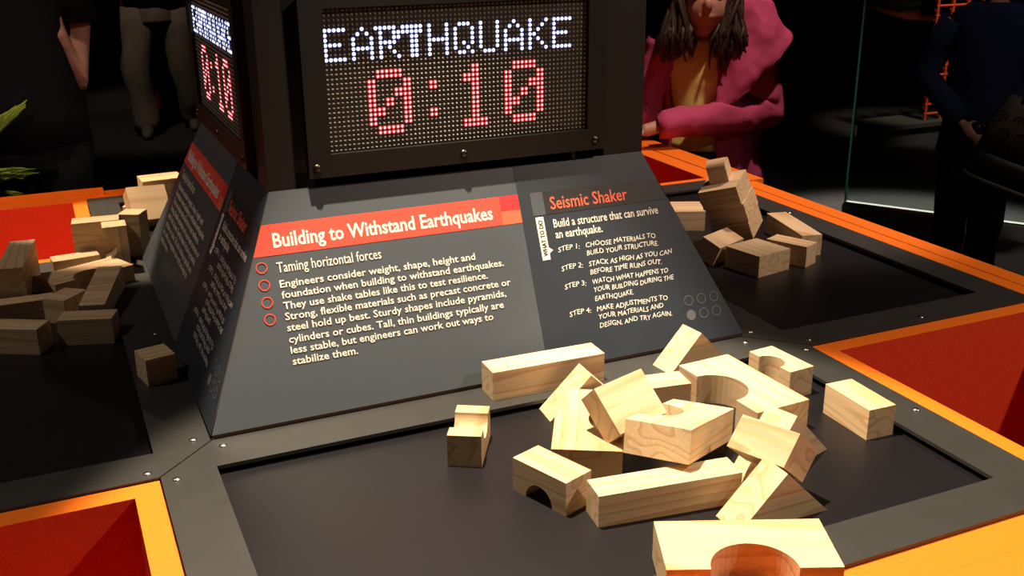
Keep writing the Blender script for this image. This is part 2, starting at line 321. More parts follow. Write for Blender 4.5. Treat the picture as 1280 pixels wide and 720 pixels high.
for k in range(4):
    T = turn(k); full = k < 2
    # sloping board with its brown edge
    b = bmesh.new(); th = 0.022
    A = [P(-half(0.016)+0.003, 0.016), P(half(0.016)-0.003, 0.016), P(half(SL)-0.002, SL), P(-half(SL)+0.002, SL)]
    Bk = [p - nrm*th for p in A]
    for i in (0, 1): Bk[i] = Vector((A[i].x*0.995, A[i].y+0.003, 0.002))
    va = [b.verts.new(p) for p in A]; vb = [b.verts.new(p) for p in Bk]
    b.faces.new(va).material_index = 0
    b.faces.new(vb[::-1]).material_index = 1
    for i in range(4): b.faces.new((va[i], vb[i], vb[(i+1) % 4], va[(i+1) % 4])).material_index = 1
    xform(b, T); pn = link('info_panel', b, [GREY, EDGE], tower)
    fn = lambda x, t, o=EM: T(P(x, t, o))
    b = bmesh.new(); quad(b, [(0.168, 0.0165), (half(0.0165)-0.005, 0.0165), (half(SL)-0.003, SL-0.001), (0.168, SL-0.001)], fn); link('dark_section', b, DARK, pn)
    b = bmesh.new(); quad(b, [(-half(0.546)+0.002, 0.546), (0.0945, 0.546), (0.0945, 0.647), (-half(0.647)+0.002, 0.647)], fn); link('title_band', b, RED, pn)
    b = bmesh.new(); quad(b, [(0.0945, 0.593), (0.167, 0.593), (0.167, 0.647), (0.0945, 0.647)], fn); link('band_end', b, RED2, pn)
    b = bmesh.new(); quad(b, [(0.0945, 0.546), (0.167, 0.546), (0.167, 0.593), (0.0945, 0.593)], fn); link('band_end', b, RED3, pn)
    fn2 = lambda x, t: T(P(x, t, 2*EM)); fn3 = lambda x, t: T(P(x, t, 3*EM))
    b = bmesh.new(); quad(b, [(0.262, 0.563), (half(0.563)-0.004, 0.563), (half(0.646)-0.004, 0.646), (0.262, 0.646)], fn2); link('heading_band', b, DARKER, pn)
    b = bmesh.new(); quad(b, [(0.213, 0.563), (0.262, 0.563), (0.262, 0.646), (0.213, 0.646)], fn2); link('band_end', b, GREY, pn)
    b = bmesh.new(); b.faces.new([b.verts.new(fn2(*q)) for q in ((0.219, 0.402), (0.250, 0.402), (0.250, 0.424), (0.2655, 0.434), (0.250, 0.446), (0.250, 0.557), (0.219, 0.557))])
    tab = link('what_to_do_tab', b, INK, pn)
    if full:
        b = bmesh.new(); add_text(b, 'Building to Withstand Earthquakes', -0.708, 0.060, 0.571, 0.047, fn2, 0.022); link('title_lettering', b, INK, pn)
        b = bmesh.new(); add_text(b, 'Taming horizontal forces', -0.709, -0.361, 0.489, 0.033, fn2, 0.004); link('subtitle_lettering', b, INK, pn)
        b = bmesh.new()
        for i, (s, x1) in enumerate(BODY): add_text(b, s, -0.7085, x1, (0.440, 0.4045, 0.369, 0.334, 0.298, 0.260, 0.225, 0.189)[i], 0.0235, fn2, 0.012)
        link('body_lettering', b, INK, pn)
        for t in (0.511, 0.455, 0.399, 0.344):
            b = bmesh.new(); arc_ring(b, -0.757, t, 0.0185, 0.0035, fn2); link('bullet_ring', b, RED, pn)
        b = bmesh.new(); add_text(b, 'Seismic Shaker', 0.285, 0.600, 0.579, 0.045, fn3, 0.010); link('heading_lettering', b, RED3, pn)
        b = bmesh.new(); add_text(b, 'Build a structure that can survive', 0.285, 0.718, 0.513, 0.030, fn2, 0.008)
        add_text(b, 'an earthquake.', 0.285, 0.475, 0.4735, 0.030, fn2, 0.008); link('lead_lettering', b, INK, pn)
        b = bmesh.new()
        for t, st, tx, x1 in STEPS:
            if st: add_text(b, st, 0.284, 0.370, t, 0.0175, fn2, 0.0, hand)
            add_text(b, tx, 0.395, x1, t, 0.0175, fn2, 0.0, hand)
        link('step_lettering', b, INK, pn)
        b = bmesh.new(); add_text(b, 'WHAT TO DO', 0.416, 0.545, -0.2430, 0.017, lambda x, y: fn3(-y, x), 0.012); link('tab_lettering', b, BLACKINK, pn)
        for i in range(6):
            b = bmesh.new(); cx, cy = 0.779+0.056*(i % 3), (0.174, 0.119)[i//3]
            if i == 3: b.faces.new([b.verts.new(fn2(cx+0.0195*math.cos(2*math.pi*q/28), cy+0.0195*math.sin(2*math.pi*q/28))) for q in range(28)])
            else: arc_ring(b, cx, cy, 0.0195, 0.003, fn2)
            link('progress_dot', b, MUTED, pn)
    # LED scoreboard: bezel with a window, spacer behind, panel, dots
    b = bmesh.new()
    ox0, ox1, oz0, oz1 = -0.565, 0.520, 0.722, 1.325
    plate_with_hole(b, [(ox0, oz0), (ox1, oz0), (ox1, oz1), (ox0, oz1)], [(SX0, SZ0), (SX1, SZ0), (SX1, SZ1), (SX0, SZ1)], 0, 0.035)
    for v in b.verts: v.co = Vector((v.co.x, FY + (0.035 - v.co.z), v.co.y))
    box(b, ox0+0.04, ox1-0.04, FY+0.035, -0.615, oz0+0.03, oz1-0.03)
    xform(b, T); sc = link('display_screen', b, BEZEL, tower)
    b = bmesh.new(); box(b, SX0-0.003, SX1+0.003, SY, SY+0.018, SZ0-0.01, SZ1+0.01); xform(b, T); link('led_panel', b, LEDBACK, sc)
    px, pz = (SX1-SX0)/NC, (SZ1-SZ0)/NR
    def dots(cells, r, off, core=None):
        bb = bmesh.new(); n = 8
        for (row, c) in cells:
            x = SX0 + (c+0.5)*px; z = SZ1 - (row+0.5)*pz
            ring = lambda q_, o_: [bb.verts.new((x + q_*math.cos(q*2*math.pi/n), SY-o_, z + q_*math.sin(q*2*math.pi/n))) for q in range(n)]
            A = ring(r, off); Bc = ring(core, off+0.002) if core else None
            if core:
                for q in range(n): bb.faces.new((A[q], A[(q+1) % n], Bc[(q+1) % n], Bc[q])).material_index = 1
                A = Bc
            ce = bb.verts.new((x, SY-off-0.004, z))
            for q in range(n): bb.faces.new((A[q], A[(q+1) % n], ce))
        xform(bb, T); return bb
    lit = white | red if full else set()
    link('led_dots', dots([(r, c) for r in range(NR) for c in range(NC) if (r, c) not in lit], 0.0041, 0.0005), LEDOFF, sc)
    if full:
        link('white_lettering', dots(sorted(white), 0.0073, 0.0005, 0.0055), [LEDW, LEDW_HALO], sc)
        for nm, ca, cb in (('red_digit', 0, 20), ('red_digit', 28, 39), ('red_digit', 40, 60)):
            link(nm, dots(sorted(q for q in red if ca <= q[1] < cb), 0.0074, 0.0005, 0.0042), [LEDR, LEDR_HALO], sc)
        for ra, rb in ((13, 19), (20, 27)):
            link('colon_dot', dots(sorted(q for q in red if q[1] in (23, 24) and ra <= q[0] < rb), 0.0074, 0.0005, 0.0042), [LEDR, LEDR_HALO], sc)
    for sx in (-0.538, -0.028, 0.482):
        b = bmesh.new(); ball(b, (sx, FY, 0.757), (0.014, 0.010, 0.014), 12); xform(b, T); link('screw', b, DKSTEEL, sc, smooth=True)

# ---------------------------------------------------------------- wooden blocks
MO = 0.103
def arch_profile(L, H, R, n=18):
    pts = [(-L/2, -H/2), (-R, -H/2)]
    pts += [(-R*math.cos(math.pi*i/n), -H/2 + R*math.sin(math.pi*i/n)) for i in range(1, n)]
    pts += [(R, -H/2), (L/2, -H/2), (L/2, H/2), (-L/2, H/2)]
    return pts
def block(name, kind, dims, pos, rot, label, group, face=None, rnd_edge=0.0085):
    """dims: length x, width y, height z; bridges: face = where the arch opens ('-y','+y','-z','+z')"""
    L, Wd, H = dims; b = bmesh.new()
    if kind == 'bar':
        box(b, -L/2, L/2, -Wd/2, Wd/2, -H/2, H/2)
    elif kind == 'bridge':
        ax = face[1]; sg = -1 if face[0] == '+' else 1
        hh, ww = (Wd, H) if ax == 'y' else (H, Wd)
        prof = arch_profile(L, hh, min(L*0.25, hh*0.55))
        if ax == 'y': prism(b, prof, lambda a, c, w: (a, sg*c, w), -ww/2, ww/2)
        else: prism(b, prof, lambda a, c, w: (a, w, sg*c), -ww/2, ww/2)
    elif kind == 'wedge':
        prism(b, [(-L/2, -H/2), (L/2, -H/2), (0, H/2)], lambda a, c, w: (a, w, c), -Wd/2, Wd/2)
    elif kind == 'round':
        n = 10; prof = [(-Wd/2, -H/2), (Wd/2, -H/2), (Wd/2, H/2-0.03)]
        prof += [(Wd/2*math.cos(math.pi*i/n), H/2-0.03 + 0.03*math.sin(math.pi*i/n)) for i in range(1, n)] + [(-Wd/2, H/2-0.03)]
        prism(b, prof, lambda a, c, w: (w, a, c), -L/2, L/2)
    bevel(b, rnd_edge, 3)
    bmesh.ops.recalc_face_normals(b, faces=b.faces[:])
    me = bpy.data.meshes.new(name)
    for v in b.verts: v.co = v.co*S
    b.to_mesh(me); b.free(); me.materials.append(WOOD)
    o = bpy.data.objects.new(name, me); scn.collection.objects.link(o)
    o.location = W(pos); o.rotation_euler = Euler(rot, 'XYZ'); tag(o, label, 'wooden block', group); return o
F, Lf, Rt, Bk_ = 'blocks scattered on the front plate', 'blocks heaped on the left plate', 'blocks fallen on the right plate', 'blocks on the back arm'
m = MO; z0 = -0.03; zc = z0 + m/2; H2 = math.pi/2
block('square_bar_block', 'bar', (4*m, m, m), (0.113, -1.066, m/2+0.001), (0, 0, -0.028), 'long pine bar lying along the foot of the sloping title panel', F)
block('small_arch_block', 'bridge', (2*m, m, m), (-0.272, -1.341, zc), (0, 0, -0.526+H2), 'small notched pine arch lying on its back alone left of the pile', F, '+z')
block('small_arch_block', 'bridge', (2*m, m, m), (-0.162, -1.689, zc), (0, 0, -1.215), 'small pine arch standing on its feet just left of the front round bar', F, '-z')
block('triangle_block', 'wedge', (0.285, m, 0.143), (0.185, -1.232, z0+0.0715), (0, 0, -0.085), 'pine wedge leaning its pale slope before the long back bar', F)
block('large_arch_block', 'bridge', (4*m, 2*m, m), (0.065, -1.482, zc), (0, 0, 1.06), 'large flat pine arch with a dark knot, at the left of the pile', F, '-y')
block('square_slab_block', 'bar', (0.195, 0.152, 0.079), (0.125, -1.592, 0.150), (0.784, -0.042, 0.268), 'pale pine slab propped at a steep tilt on the knotted flat arch', F)
block('half_bar_block', 'bar', (2*m, m, m), (0.395, -1.335, zc), (0, 0, -0.15), 'pinkish half bar mostly hidden behind the tilted slab in the pile', F)
block('large_arch_block', 'bridge', (4*m, 2*m, m), (0.645, -1.461, zc), (0, 0, -1.52), 'large flat pine arch on the right of the pile, its half circle showing', F, '-y')
block('large_arch_block', 'bridge', (0.391, 0.196, 0.098), (0.266, -1.684, 0.084), (-0.06, 0.251, 0.632), 'tilted large arch in the middle of the pile above the front round bar', F, '+y')
block('half_bar_block', 'bar', (2*m, m, m), (0.408, -1.930, 0.112), (-0.727, -0.109, -1.367), 'half bar tipped on edge, sliding off the right side of the pile', F)
block('triangle_block', 'wedge', (0.36, m, 0.173), (0.54, -1.802, z0+0.0865), (0, 0, 0.301), 'wedge with dark pointed end sticking out behind the tipped half bar', F)
block('triangle_block', 'wedge', (0.296, m, 0.148), (0.348, -2.025, z0+0.074), (0, 0, -0.005), 'wedge with swirling grain on its slope, just behind the nearest arch', F)
block('square_bar_block', 'bar', (0.425, 0.092, 0.096), (0.096, -1.872, z0+0.048), (0, 0, -0.127), 'long round-edged pine bar lying in front of the pile', F, None, 0.016)
block('small_arch_block', 'bridge', (2*m, m, m), (0.88, -1.361, zc), (0, 0, -1.486), 'small arch lying on its side behind the pile, curved hollow facing left', F, '-y')
block('half_bar_block', 'bar', (0.212, m, m), (0.93, -1.699, zc), (0, 0, -0.032+H2), 'single half bar standing apart at the right edge of the front plate', F)
block('large_arch_block', 'bridge', (4*m, 2*m, m), (0.064, -2.283, m/2+0.001), (0, 0, -0.404), 'large arch nearest the camera, lying flat across the front frame', F, '-y')
block('triangle_block', 'wedge', (0.26, m, 0.13), (0.676, -1.115, 0.066), (0, 0, 0.109), 'pale wedge at the back of the pile by the dark panel foot', F)
# right plate
block('square_slab_block', 'bar', (2*m, 0.206, 0.100), (1.594, -0.265, z0+0.05), (0, 0, -1.37), 'square slab nearest the camera on the right plate', Rt)
block('half_bar_block', 'bar', (2*m, 0.1, 0.1), (1.80, -0.247, z0+0.05), (0, 0, -1.15), 'half bar beside the square slab, rightmost on the right plate', Rt)
block('square_bar_block', 'bar', (4*m, m, m), (1.985, -0.025, zc), (0, 0, -1.806), 'long bar lying behind the leaning stack, beside the orange edge', Rt)
block('square_slab_block', 'bar', (m, 2*m, m), (1.51, -0.085, 0.034), (0, 0.368, -1.168), 'tipped block with a pale top at the left foot of the leaning stack', Rt)
tq = Euler((0.251, -0.280, -0.938), 'XYZ').to_matrix(); tc_ = Vector((1.69, 0.09, 0.165))
for i, lb in enumerate(('lowest of the three slabs in the leaning stack', 'middle slab of the leaning stack of three', 'topmost slab of the leaning stack, under the small upright block')):
    p = tc_ + tq @ Vector(((0.0, 0.003, -0.004)[i], (0.0, 0.002, -0.003)[i], (i-1)*0.0965)); block('square_slab_block', 'bar', (0.192, 0.19, 0.0945), p, (0.251, -0.280, -0.938), lb, Rt)
p = tc_ + tq @ Vector((-0.012, 0.022, 0.143+0.054)); block('rounded_block', 'round', (0.093, 0.086, 0.106), p, (0.2, -0.27, -0.86), 'small upright block with rounded top crowning the leaning stack', Rt)
block('square_slab_block', 'bar', (0.2, 0.2, m), (1.67, 0.481, zc), (0, 0, -0.428), 'pale slab half hidden by the sloping panel, behind the leaning stack', Rt)
# left plate
block('square_bar_block', 'bar', (4*m, m, m), (-1.62, 0.188, zc), (0, 0, -0.502), 'dim bar cut by the left edge of the photo, nearest of the heap', Lf)
block('half_bar_block', 'bar', (2*m, m, m), (-1.279, 0.128, zc), (0, 0, -0.314), 'dim half bar at the front right of the left heap', Lf)
block('cube_block', 'bar', (m, 0.14, m), (-1.35, 0.425, zc), (0, 0, -0.705), 'small dim block between the leaning bar and the long bars', Lf)
block('square_bar_block', 'bar', (m*0.98, 4*m, m*0.98), (-1.205, 0.450, 0.034), (0.071, 0, -0.253), 'long bar with striped top pointing away, behind the front half bar', Lf)
block('square_bar_block', 'bar', (4*m, 0.082, 0.095), (-1.60, 0.456, z0+0.0475), (0, 0, -0.018), 'long dim bar lying before the upright arch at the left edge', Lf)
block('large_arch_block', 'bridge', (4*m, m, 0.212), (-1.515, 0.725, z0+0.106), (0, 0, 1.44), 'large arch standing on its feet at the left edge beside the orange bin', Lf, '-z')
block('large_arch_block', 'bridge', (0.36, 0.18, m), (-1.255, 0.72, zc), (0, 0, 0.42), 'large arch lying flat in the middle of the left heap', Lf, '-y')
block('half_bar_block', 'bar', (0.2, 0.09, 0.11), (-1.285, 0.935, z0+0.056), (0, 0, 0.115), 'half bar with bright top edge before the upright slab', Lf)
block('small_arch_block', 'bridge', (2*m, m, m), (-1.102, 0.943, 0.104), (0, -H2, -0.023), 'small arch stood on end against the upright slab', Lf, '+z')
block('square_slab_block', 'bar', (2*m, m, 2*m), (-1.173, 1.062, 0.104), (0, 0, -0.084), 'upright slab with a bright top edge beside the far left bin', Lf)
block('half_bar_block', 'bar', (m, m, 2*m), (-1.005, 1.125, 0.104), (0, 0, -0.477), 'brown half bar stood on end beside the tower foot', Lf)
block('cube_block', 'bar', (0.105, 0.115, 0.097), (-1.088, -0.433, 0.0495), (0, 0, 0.226), 'single small cube alone on the frame by the left panel foot', Lf)
# back arm
block('square_slab_block', 'bar', (0.2, 0.2, 0.1), (-0.885, 1.72, 0.072), (0.86, 0.05, 0.16), 'slab leaning back with a swirling grain, far behind the left panel', Bk_)
block('half_bar_block', 'bar', (0.22, 0.165, m), (-0.775, 2.06, z0+0.055+0.075), (0, 0, 0.086), 'farthest block with a pale top behind the leaning slab', Bk_)
block('half_bar_block', 'bar', (2*m, m*0.8, m*0.8), (-0.93, 1.93, z0+0.042), (0, 0, 1.2), 'short bar whose pale end peeks out behind the leaning slab', Bk_)

# ---------------------------------------------------------------- people
SKIN = mat('skin', (0.42, 0.20, 0.14), 0.55, 0.4, noise=0.08, nscale=20)
HAIR = mat('brown_hair', (0.026, 0.012, 0.0075), 0.5, 0.4, noise=0.4, nscale=50)
PINK = mat('pink_fabric', (0.42, 0.055, 0.135), 0.85, 0.2, noise=0.12, nscale=120, bump=0.15)
YELLOW = mat('yellow_fabric', (0.74, 0.60, 0.17), 0.85, 0.2, noise=0.12, nscale=60, bump=0.15)
DENIM = mat('dark_trousers', (0.035, 0.03, 0.05), 0.85, 0.2)
KHAKI = mat('khaki_fabric', (0.16, 0.135, 0.105), 0.9, 0.15, noise=0.2, nscale=20, bump=0.3)
NAVY = mat('navy_fabric', (0.012, 0.016, 0.055), 0.85, 0.2, noise=0.2, nscale=30)
BLACKC = mat('black_fabric', (0.008, 0.008, 0.010), 0.9, 0.15)
GREEN = mat('green_print', (0.34, 0.47, 0.06), 0.85, 0.2, noise=0.5, nscale=70)
SHOE = mat('grey_shoe', (0.09, 0.085, 0.075), 0.7)
REDC = mat('red_fabric', (0.25, 0.02, 0.03), 0.85, 0.2)
def frame_at(base, face_deg):
    """local axes for a figure: a = to the viewer's right when it faces the viewer, f = forward, z up"""
    f = Vector((math.sin(math.radians(face_deg)), -math.cos(math.radians(face_deg)), 0)); a = Vector((-f.y, f.x, 0))
    B = Vector(base)
    return lambda p: B + a*p[0] + f*p[1] + Vector((0, 0, p[2]-0))
def sweep(bm, secs, fn, seg=28, a0=0.0, a1=360.0, cap=False):
    """stack of ellipse sections (ca, cf, z, ra, rf); an open arc when a1-a0 < 360; angle 0 = right, 90 = forward"""
    closed = a1-a0 >= 359.9; n = seg if closed else seg+1; rows = []
    for (ca, cf, z, ra, rf) in secs:
        row = []
        for k in range(n):
            t = math.radians(a0 + (a1-a0)*k/seg); row.append(bm.verts.new(fn((ca+ra*math.cos(t), cf+rf*math.sin(t), z))))
        rows.append(row)
    for i in range(len(rows)-1):
        for k in range(seg):
            k2 = (k+1) % n; bm.faces.new((rows[i][k], rows[i][k2], rows[i+1][k2], rows[i+1][k]))
    if cap and closed: bm.faces.new(rows[0][::-1]); bm.faces.new(rows[-1])
    return rows
def dress(bm, amp, seed, freq=9.0):
    """gentle cloth folds"""
    from mathutils import noise as nz
    for v in bm.verts:
        q = Vector((v.co.x*freq+seed, v.co.y*freq, v.co.z*freq*0.6)); d = Vector((nz.noise(q), nz.noise(q+Vector((7, 3, 1))), nz.noise(q+Vector((2, 9, 4)))*0.6))
        v.co += d*amp
def head(bm, fn, c, s, look=(0, 1)):
    """head of height s at centre c (a, f, z); face along +f"""
    a, f, z = c
    def B(p, r): 
        bb = bmesh.new(); ball(bb, (0, 0, 0), 1, 18)
        for v in bb.verts: v.co = Vector(fn((p[0]+v.co.x*r[0], p[1]+v.co.y*r[1], p[2]+v.co.z*r[2])))
        me = bpy.data.meshes.new('h'); bb.to_mesh(me); bb.free(); bm.from_mesh(me); bpy.data.meshes.remove(me)
    B((a, f-0.05*s, z+0.10*s), (0.36*s, 0.42*s, 0.40*s)); B((a, f+0.08*s, z-0.16*s), (0.29*s, 0.30*s, 0.33*s)); B((a, f+0.22*s, z-0.40*s), (0.12*s, 0.10*s, 0.08*s))
    B((a, f+0.38*s, z-0.10*s), (0.055*s, 0.07*s, 0.10*s)); B((a, f+0.34*s, z-0.25*s), (0.12*s, 0.05*s, 0.035*s))
    for sg in (-1, 1): B((a+sg*0.36*s, f-0.05*s, z-0.05*s), (0.05*s, 0.09*s, 0.13*s)); B((a+sg*0.15*s, f+0.33*s, z+0.05*s), (0.06*s, 0.03*s, 0.03*s))
def limb(bm, fn, pts, rad, seg=14): tube(bm, [fn(p) for p in pts], rad, seg)
def hand_at(bm, fn, wrist, d, up, side, s, curl=0.5):
    """palm, four unequal bent fingers and a thumb; d = pointing direction, up = back of the hand, side = thumb side (local a,f,z)"""
    w = Vector(wrist); d = Vector(d).normalized(); up = Vector(up); up = (up-d*up.dot(d)).normalized(); sd = Vector(side); sd = (sd - d*sd.dot(d) - up*sd.dot(up)).normalized()
    tube(bm, [fn(w - d*0.1*s), fn(w+d*0.25*s), fn(w+d*0.5*s)], [(0.13*s, 0.09*s), (0.20*s, 0.075*s), (0.20*s, 0.065*s)], 12, flat=tuple(Vector(fn(w+up))-Vector(fn(w))))
    for i, ln in enumerate((0.40, 0.46, 0.43, 0.33)):
        p = w + d*0.47*s + sd*(0.15-0.1*i)*s; dd = d; pts = [p]
        for j in range(3):
            dd = (dd*math.cos(curl*0.7) - up*math.sin(curl*0.7)); p = p + dd*ln*s/3; pts.append(p)
        tube(bm, [fn(q) for q in pts], [0.048*s, 0.047*s, 0.043*s, 0.034*s], 8)
    p = w + d*0.12*s + sd*0.16*s
    tube(bm, [fn(p), fn(p+(sd*0.8+d*0.6)*0.2*s), fn(p+(sd*0.7+d*0.9-up*0.2)*0.36*s)], [0.06*s, 0.052*s, 0.04*s], 8)
def blob(bm, fn, c, r):
    bb = bmesh.new(); ball(bb, (0, 0, 0), 1, 16)
    for v in bb.verts: v.co = Vector(fn((c[0]+v.co.x*r[0], c[1]+v.co.y*r[1], c[2]+v.co.z*r[2])))
    me = bpy.data.meshes.new('h'); bb.to_mesh(me); bb.free(); bm.from_mesh(me); bpy.data.meshes.remove(me)

# girl in the pink jacket, behind the right corner of the table
GB = (3.01, 2.24, 0.0); fn = frame_at((GB[0], GB[1], 0), -24.0 - 6)
girl = thing('person', 'child in a pink hooded jacket over a yellow shirt, reaching across the far table corner', 'person', (GB[0], GB[1], FL))
b = bmesh.new()
head(b, fn, (-0.07, 0.12, 1.00), 0.52)
limb(b, fn, [(-0.03, 0.0, 0.62), (-0.05, 0.05, 0.82)], [0.115, 0.10])
tr = [(-0.02, 0.0, 0.68, 0.20, 0.12), (-0.02, 0.0, 0.60, 0.29, 0.15), (-0.02, 0.0, 0.4, 0.25, 0.16), (-0.02, 0, 0.1, 0.22, 0.15), (-0.02, 0, -0.15, 0.26, 0.17), (-0.02, 0, -0.3, 0.24, 0.16)]
sweep(b, tr, fn, cap=True)
for sg in (-1, 1): limb(b, fn, [(-0.02+sg*0.13, 0, -0.22), (-0.02+sg*0.13, 0.02, -0.85), (-0.02+sg*0.13, -0.02, -1.30), (-0.02+sg*0.13, -0.02, -1.62)], [0.14, 0.10, 0.085, 0.06])
RARM = [(0.26, 0.0, 0.66), (0.33, 0.02, 0.45), (0.37, 0.05, 0.22), (0.08, 0.26, 0.19), (-0.36, 0.40, 0.15), (-0.47, 0.44, 0.125)]
LARM = [(-0.30, 0.0, 0.66), (-0.38, 0.0, 0.42), (-0.44, 0.0, 0.20), (-0.58, 0.12, 0.14), (-0.70, 0.24, 0.10)]
limb(b, fn, RARM, [0.085, 0.075, 0.07, 0.062, 0.048, 0.045]); limb(b, fn, LARM, [0.085, 0.075, 0.07, 0.055, 0.045])
hand_at(b, fn, RARM[-1], (-1, 0.35, -0.25), (0, 0.2, 1), (0.2, 1, 0.1), 0.26); hand_at(b, fn, LARM[-1], (-0.5, 0.8, -0.1), (0, 0.2, 1), (1, 0.3, 0.1), 0.26)
link('body', remesh(b, 0.013, 3), SKIN, girl, smooth=True)
b = bmesh.new()
sweep(b, [(-0.03, 0.01, 0.70, 0.19, 0.12), (-0.03, 0.015, 0.60, 0.285, 0.165), (-0.03, 0.02, 0.42, 0.265, 0.185), (-0.03, 0.02, 0.3, 0.25, 0.175), (-0.03, 0.02, 0.1, 0.25, 0.175), (-0.03, 0.02, -0.06, 0.27, 0.19)], fn, 40)
for z in (0.36, 0.29, 0.245):
    pass
bmesh.ops.subdivide_edges(b, edges=b.edges[:], cuts=2, use_grid_fill=True); dress(b, 0.016, 3.0, 8); link('yellow_shirt', solidify(b, 0.012), YELLOW, girl, smooth=True)
b = bmesh.new()
sweep(b, [(-0.02, 0, -0.02, 0.255, 0.185), (-0.02, 0, -0.3, 0.27, 0.19)], fn, 24)
for sg in (-1, 1):
    sweep(b, [(-0.02+sg*0.13, 0, -0.24, 0.15, 0.16), (-0.02+sg*0.13, 0.02, -0.85, 0.115, 0.12), (-0.02+sg*0.13, -0.02, -1.6, 0.09, 0.10)], fn, 18)
link('trousers', solidify(b, 0.015), DENIM, girl, smooth=True)
b = bmesh.new()
for sg in (-1, 1): limb(b, fn, [(-0.02+sg*0.13, -0.06, -1.63), (-0.02+sg*0.13, 0.1, -1.64), (-0.02+sg*0.13, 0.2, -1.655)], [0.065, 0.062, 0.04])
link('shoes', b, SHOE, girl, smooth=True)
# jacket: open front shell, two sleeves, hood flap thrown over the shoulder
b = bmesh.new()
sweep(b, [(0.0, -0.02, 0.74, 0.20, 0.13), (0.0, -0.02, 0.66, 0.33, 0.18), (0.0, -0.01, 0.45, 0.345, 0.215), (0.01, 0, 0.15, 0.335, 0.22), (0.02, 0, -0.08, 0.35, 0.24), (0.03, 0, -0.36, 0.39, 0.27)], fn, 40, -214, 86)
def sleeve(bm, pts, rad): 
    n = len(pts); q = []; r = []
    for i in range(n-1):
        for j in range(4):
            t = j/4; q.append(tuple(Vector(pts[i])*(1-t) + Vector(pts[i+1])*t)); r.append(rad[i]*(1-t)+rad[i+1]*t)
    q.append(pts[-1]); r.append(rad[-1]); tube(bm, [fn(p) for p in q], r, 18, cap=False)
sleeve(b, RARM[:5], [0.145, 0.135, 0.135, 0.115, 0.085]); sleeve(b, LARM[:4], [0.14, 0.13, 0.125, 0.10])
bmesh.ops.subdivide_edges(b, edges=b.edges[:], cuts=1, use_grid_fill=True); dress(b, 0.035, 1.0, 7); dress(b, 0.02, 5.0, 19)
link('pink_jacket', solidify(b, 0.016), PINK, girl, smooth=True)
b = bmesh.new()
rows = [[(0.10, 0.17, 0.93), (0.22, 0.20, 0.99), (0.34, 0.16, 0.98), (0.37, 0.06, 0.90)],
        [(0.10, 0.23, 0.72), (0.26, 0.29, 0.80), (0.40, 0.22, 0.80), (0.48, 0.10, 0.76)],
        [(0.07, 0.25, 0.50), (0.22, 0.33, 0.58), (0.40, 0.28, 0.64), (0.55, 0.16, 0.71)],
        [(0.03, 0.26, 0.34), (0.12, 0.33, 0.40), (0.28, 0.32, 0.49), (0.41, 0.24, 0.58)],
        [(0.00, 0.26, 0.20), (0.03, 0.31, 0.23), (0.10, 0.33, 0.29), (0.20, 0.31, 0.34)]]
V = [[b.verts.new(fn(p)) for p in r] for r in rows]
for i in range(4):
    for j in range(3): b.faces.new((V[i][j], V[i][j+1], V[i+1][j+1], V[i+1][j]))
b = solidify(b, 0.02, 3); dress(b, 0.03, 2.0, 9); dress(b, 0.008, 4.0, 24); link('jacket_hood', b, PINK, girl, smooth=True)
b = bmesh.new(); hr = random.Random(11)
for i in range(260):
    side = -1 if i % 5 < 3 else 1
    t = hr.uniform(-0.4, 1.0)*side
    a = -0.07 + 0.23*math.sin(t*1.25) ; f0 = 0.10 - 0.19*math.cos(t*2.0)*0.4
    top = (-0.07 + 0.10*t, 0.04 + hr.uniform(-0.12, 0.10), 1.26); mid = (a*1.0 + 0.03*side, 0.12 + hr.uniform(-0.12, 0.14), 1.0)
    ex = (-0.27 if side < 0 else 0.10) + hr.uniform(-0.11, 0.10); end_z = hr.uniform(0.56, 0.72) if side < 0 else hr.uniform(0.50, 0.74)
    low = (ex*0.95, 0.24 + hr.uniform(-0.08, 0.06), 0.78); end = (ex + hr.uniform(-0.05, 0.05), 0.25+hr.uniform(-0.02, 0.05), end_z)
    mid = (-0.07 + side*hr.uniform(0.16, 0.23), 0.10 + hr.uniform(-0.16, 0.16), 1.0)
    pts = [top, tuple((Vector(top)+Vector(mid))/2 + Vector((side*0.08, 0, 0.04))), mid, low, tuple((Vector(low)+Vector(end))/2 + Vector((hr.uniform(-0.03, 0.03), 0.02, 0))), end]
    tube(b, [fn(p) for p in pts], [0.018, 0.02, 0.02, 0.016, 0.012, 0.003], 6)
blob(b, fn, (-0.07, 0.02, 1.14), (0.215, 0.25, 0.17))
link('long_hair', b, HAIR, girl, smooth=True)

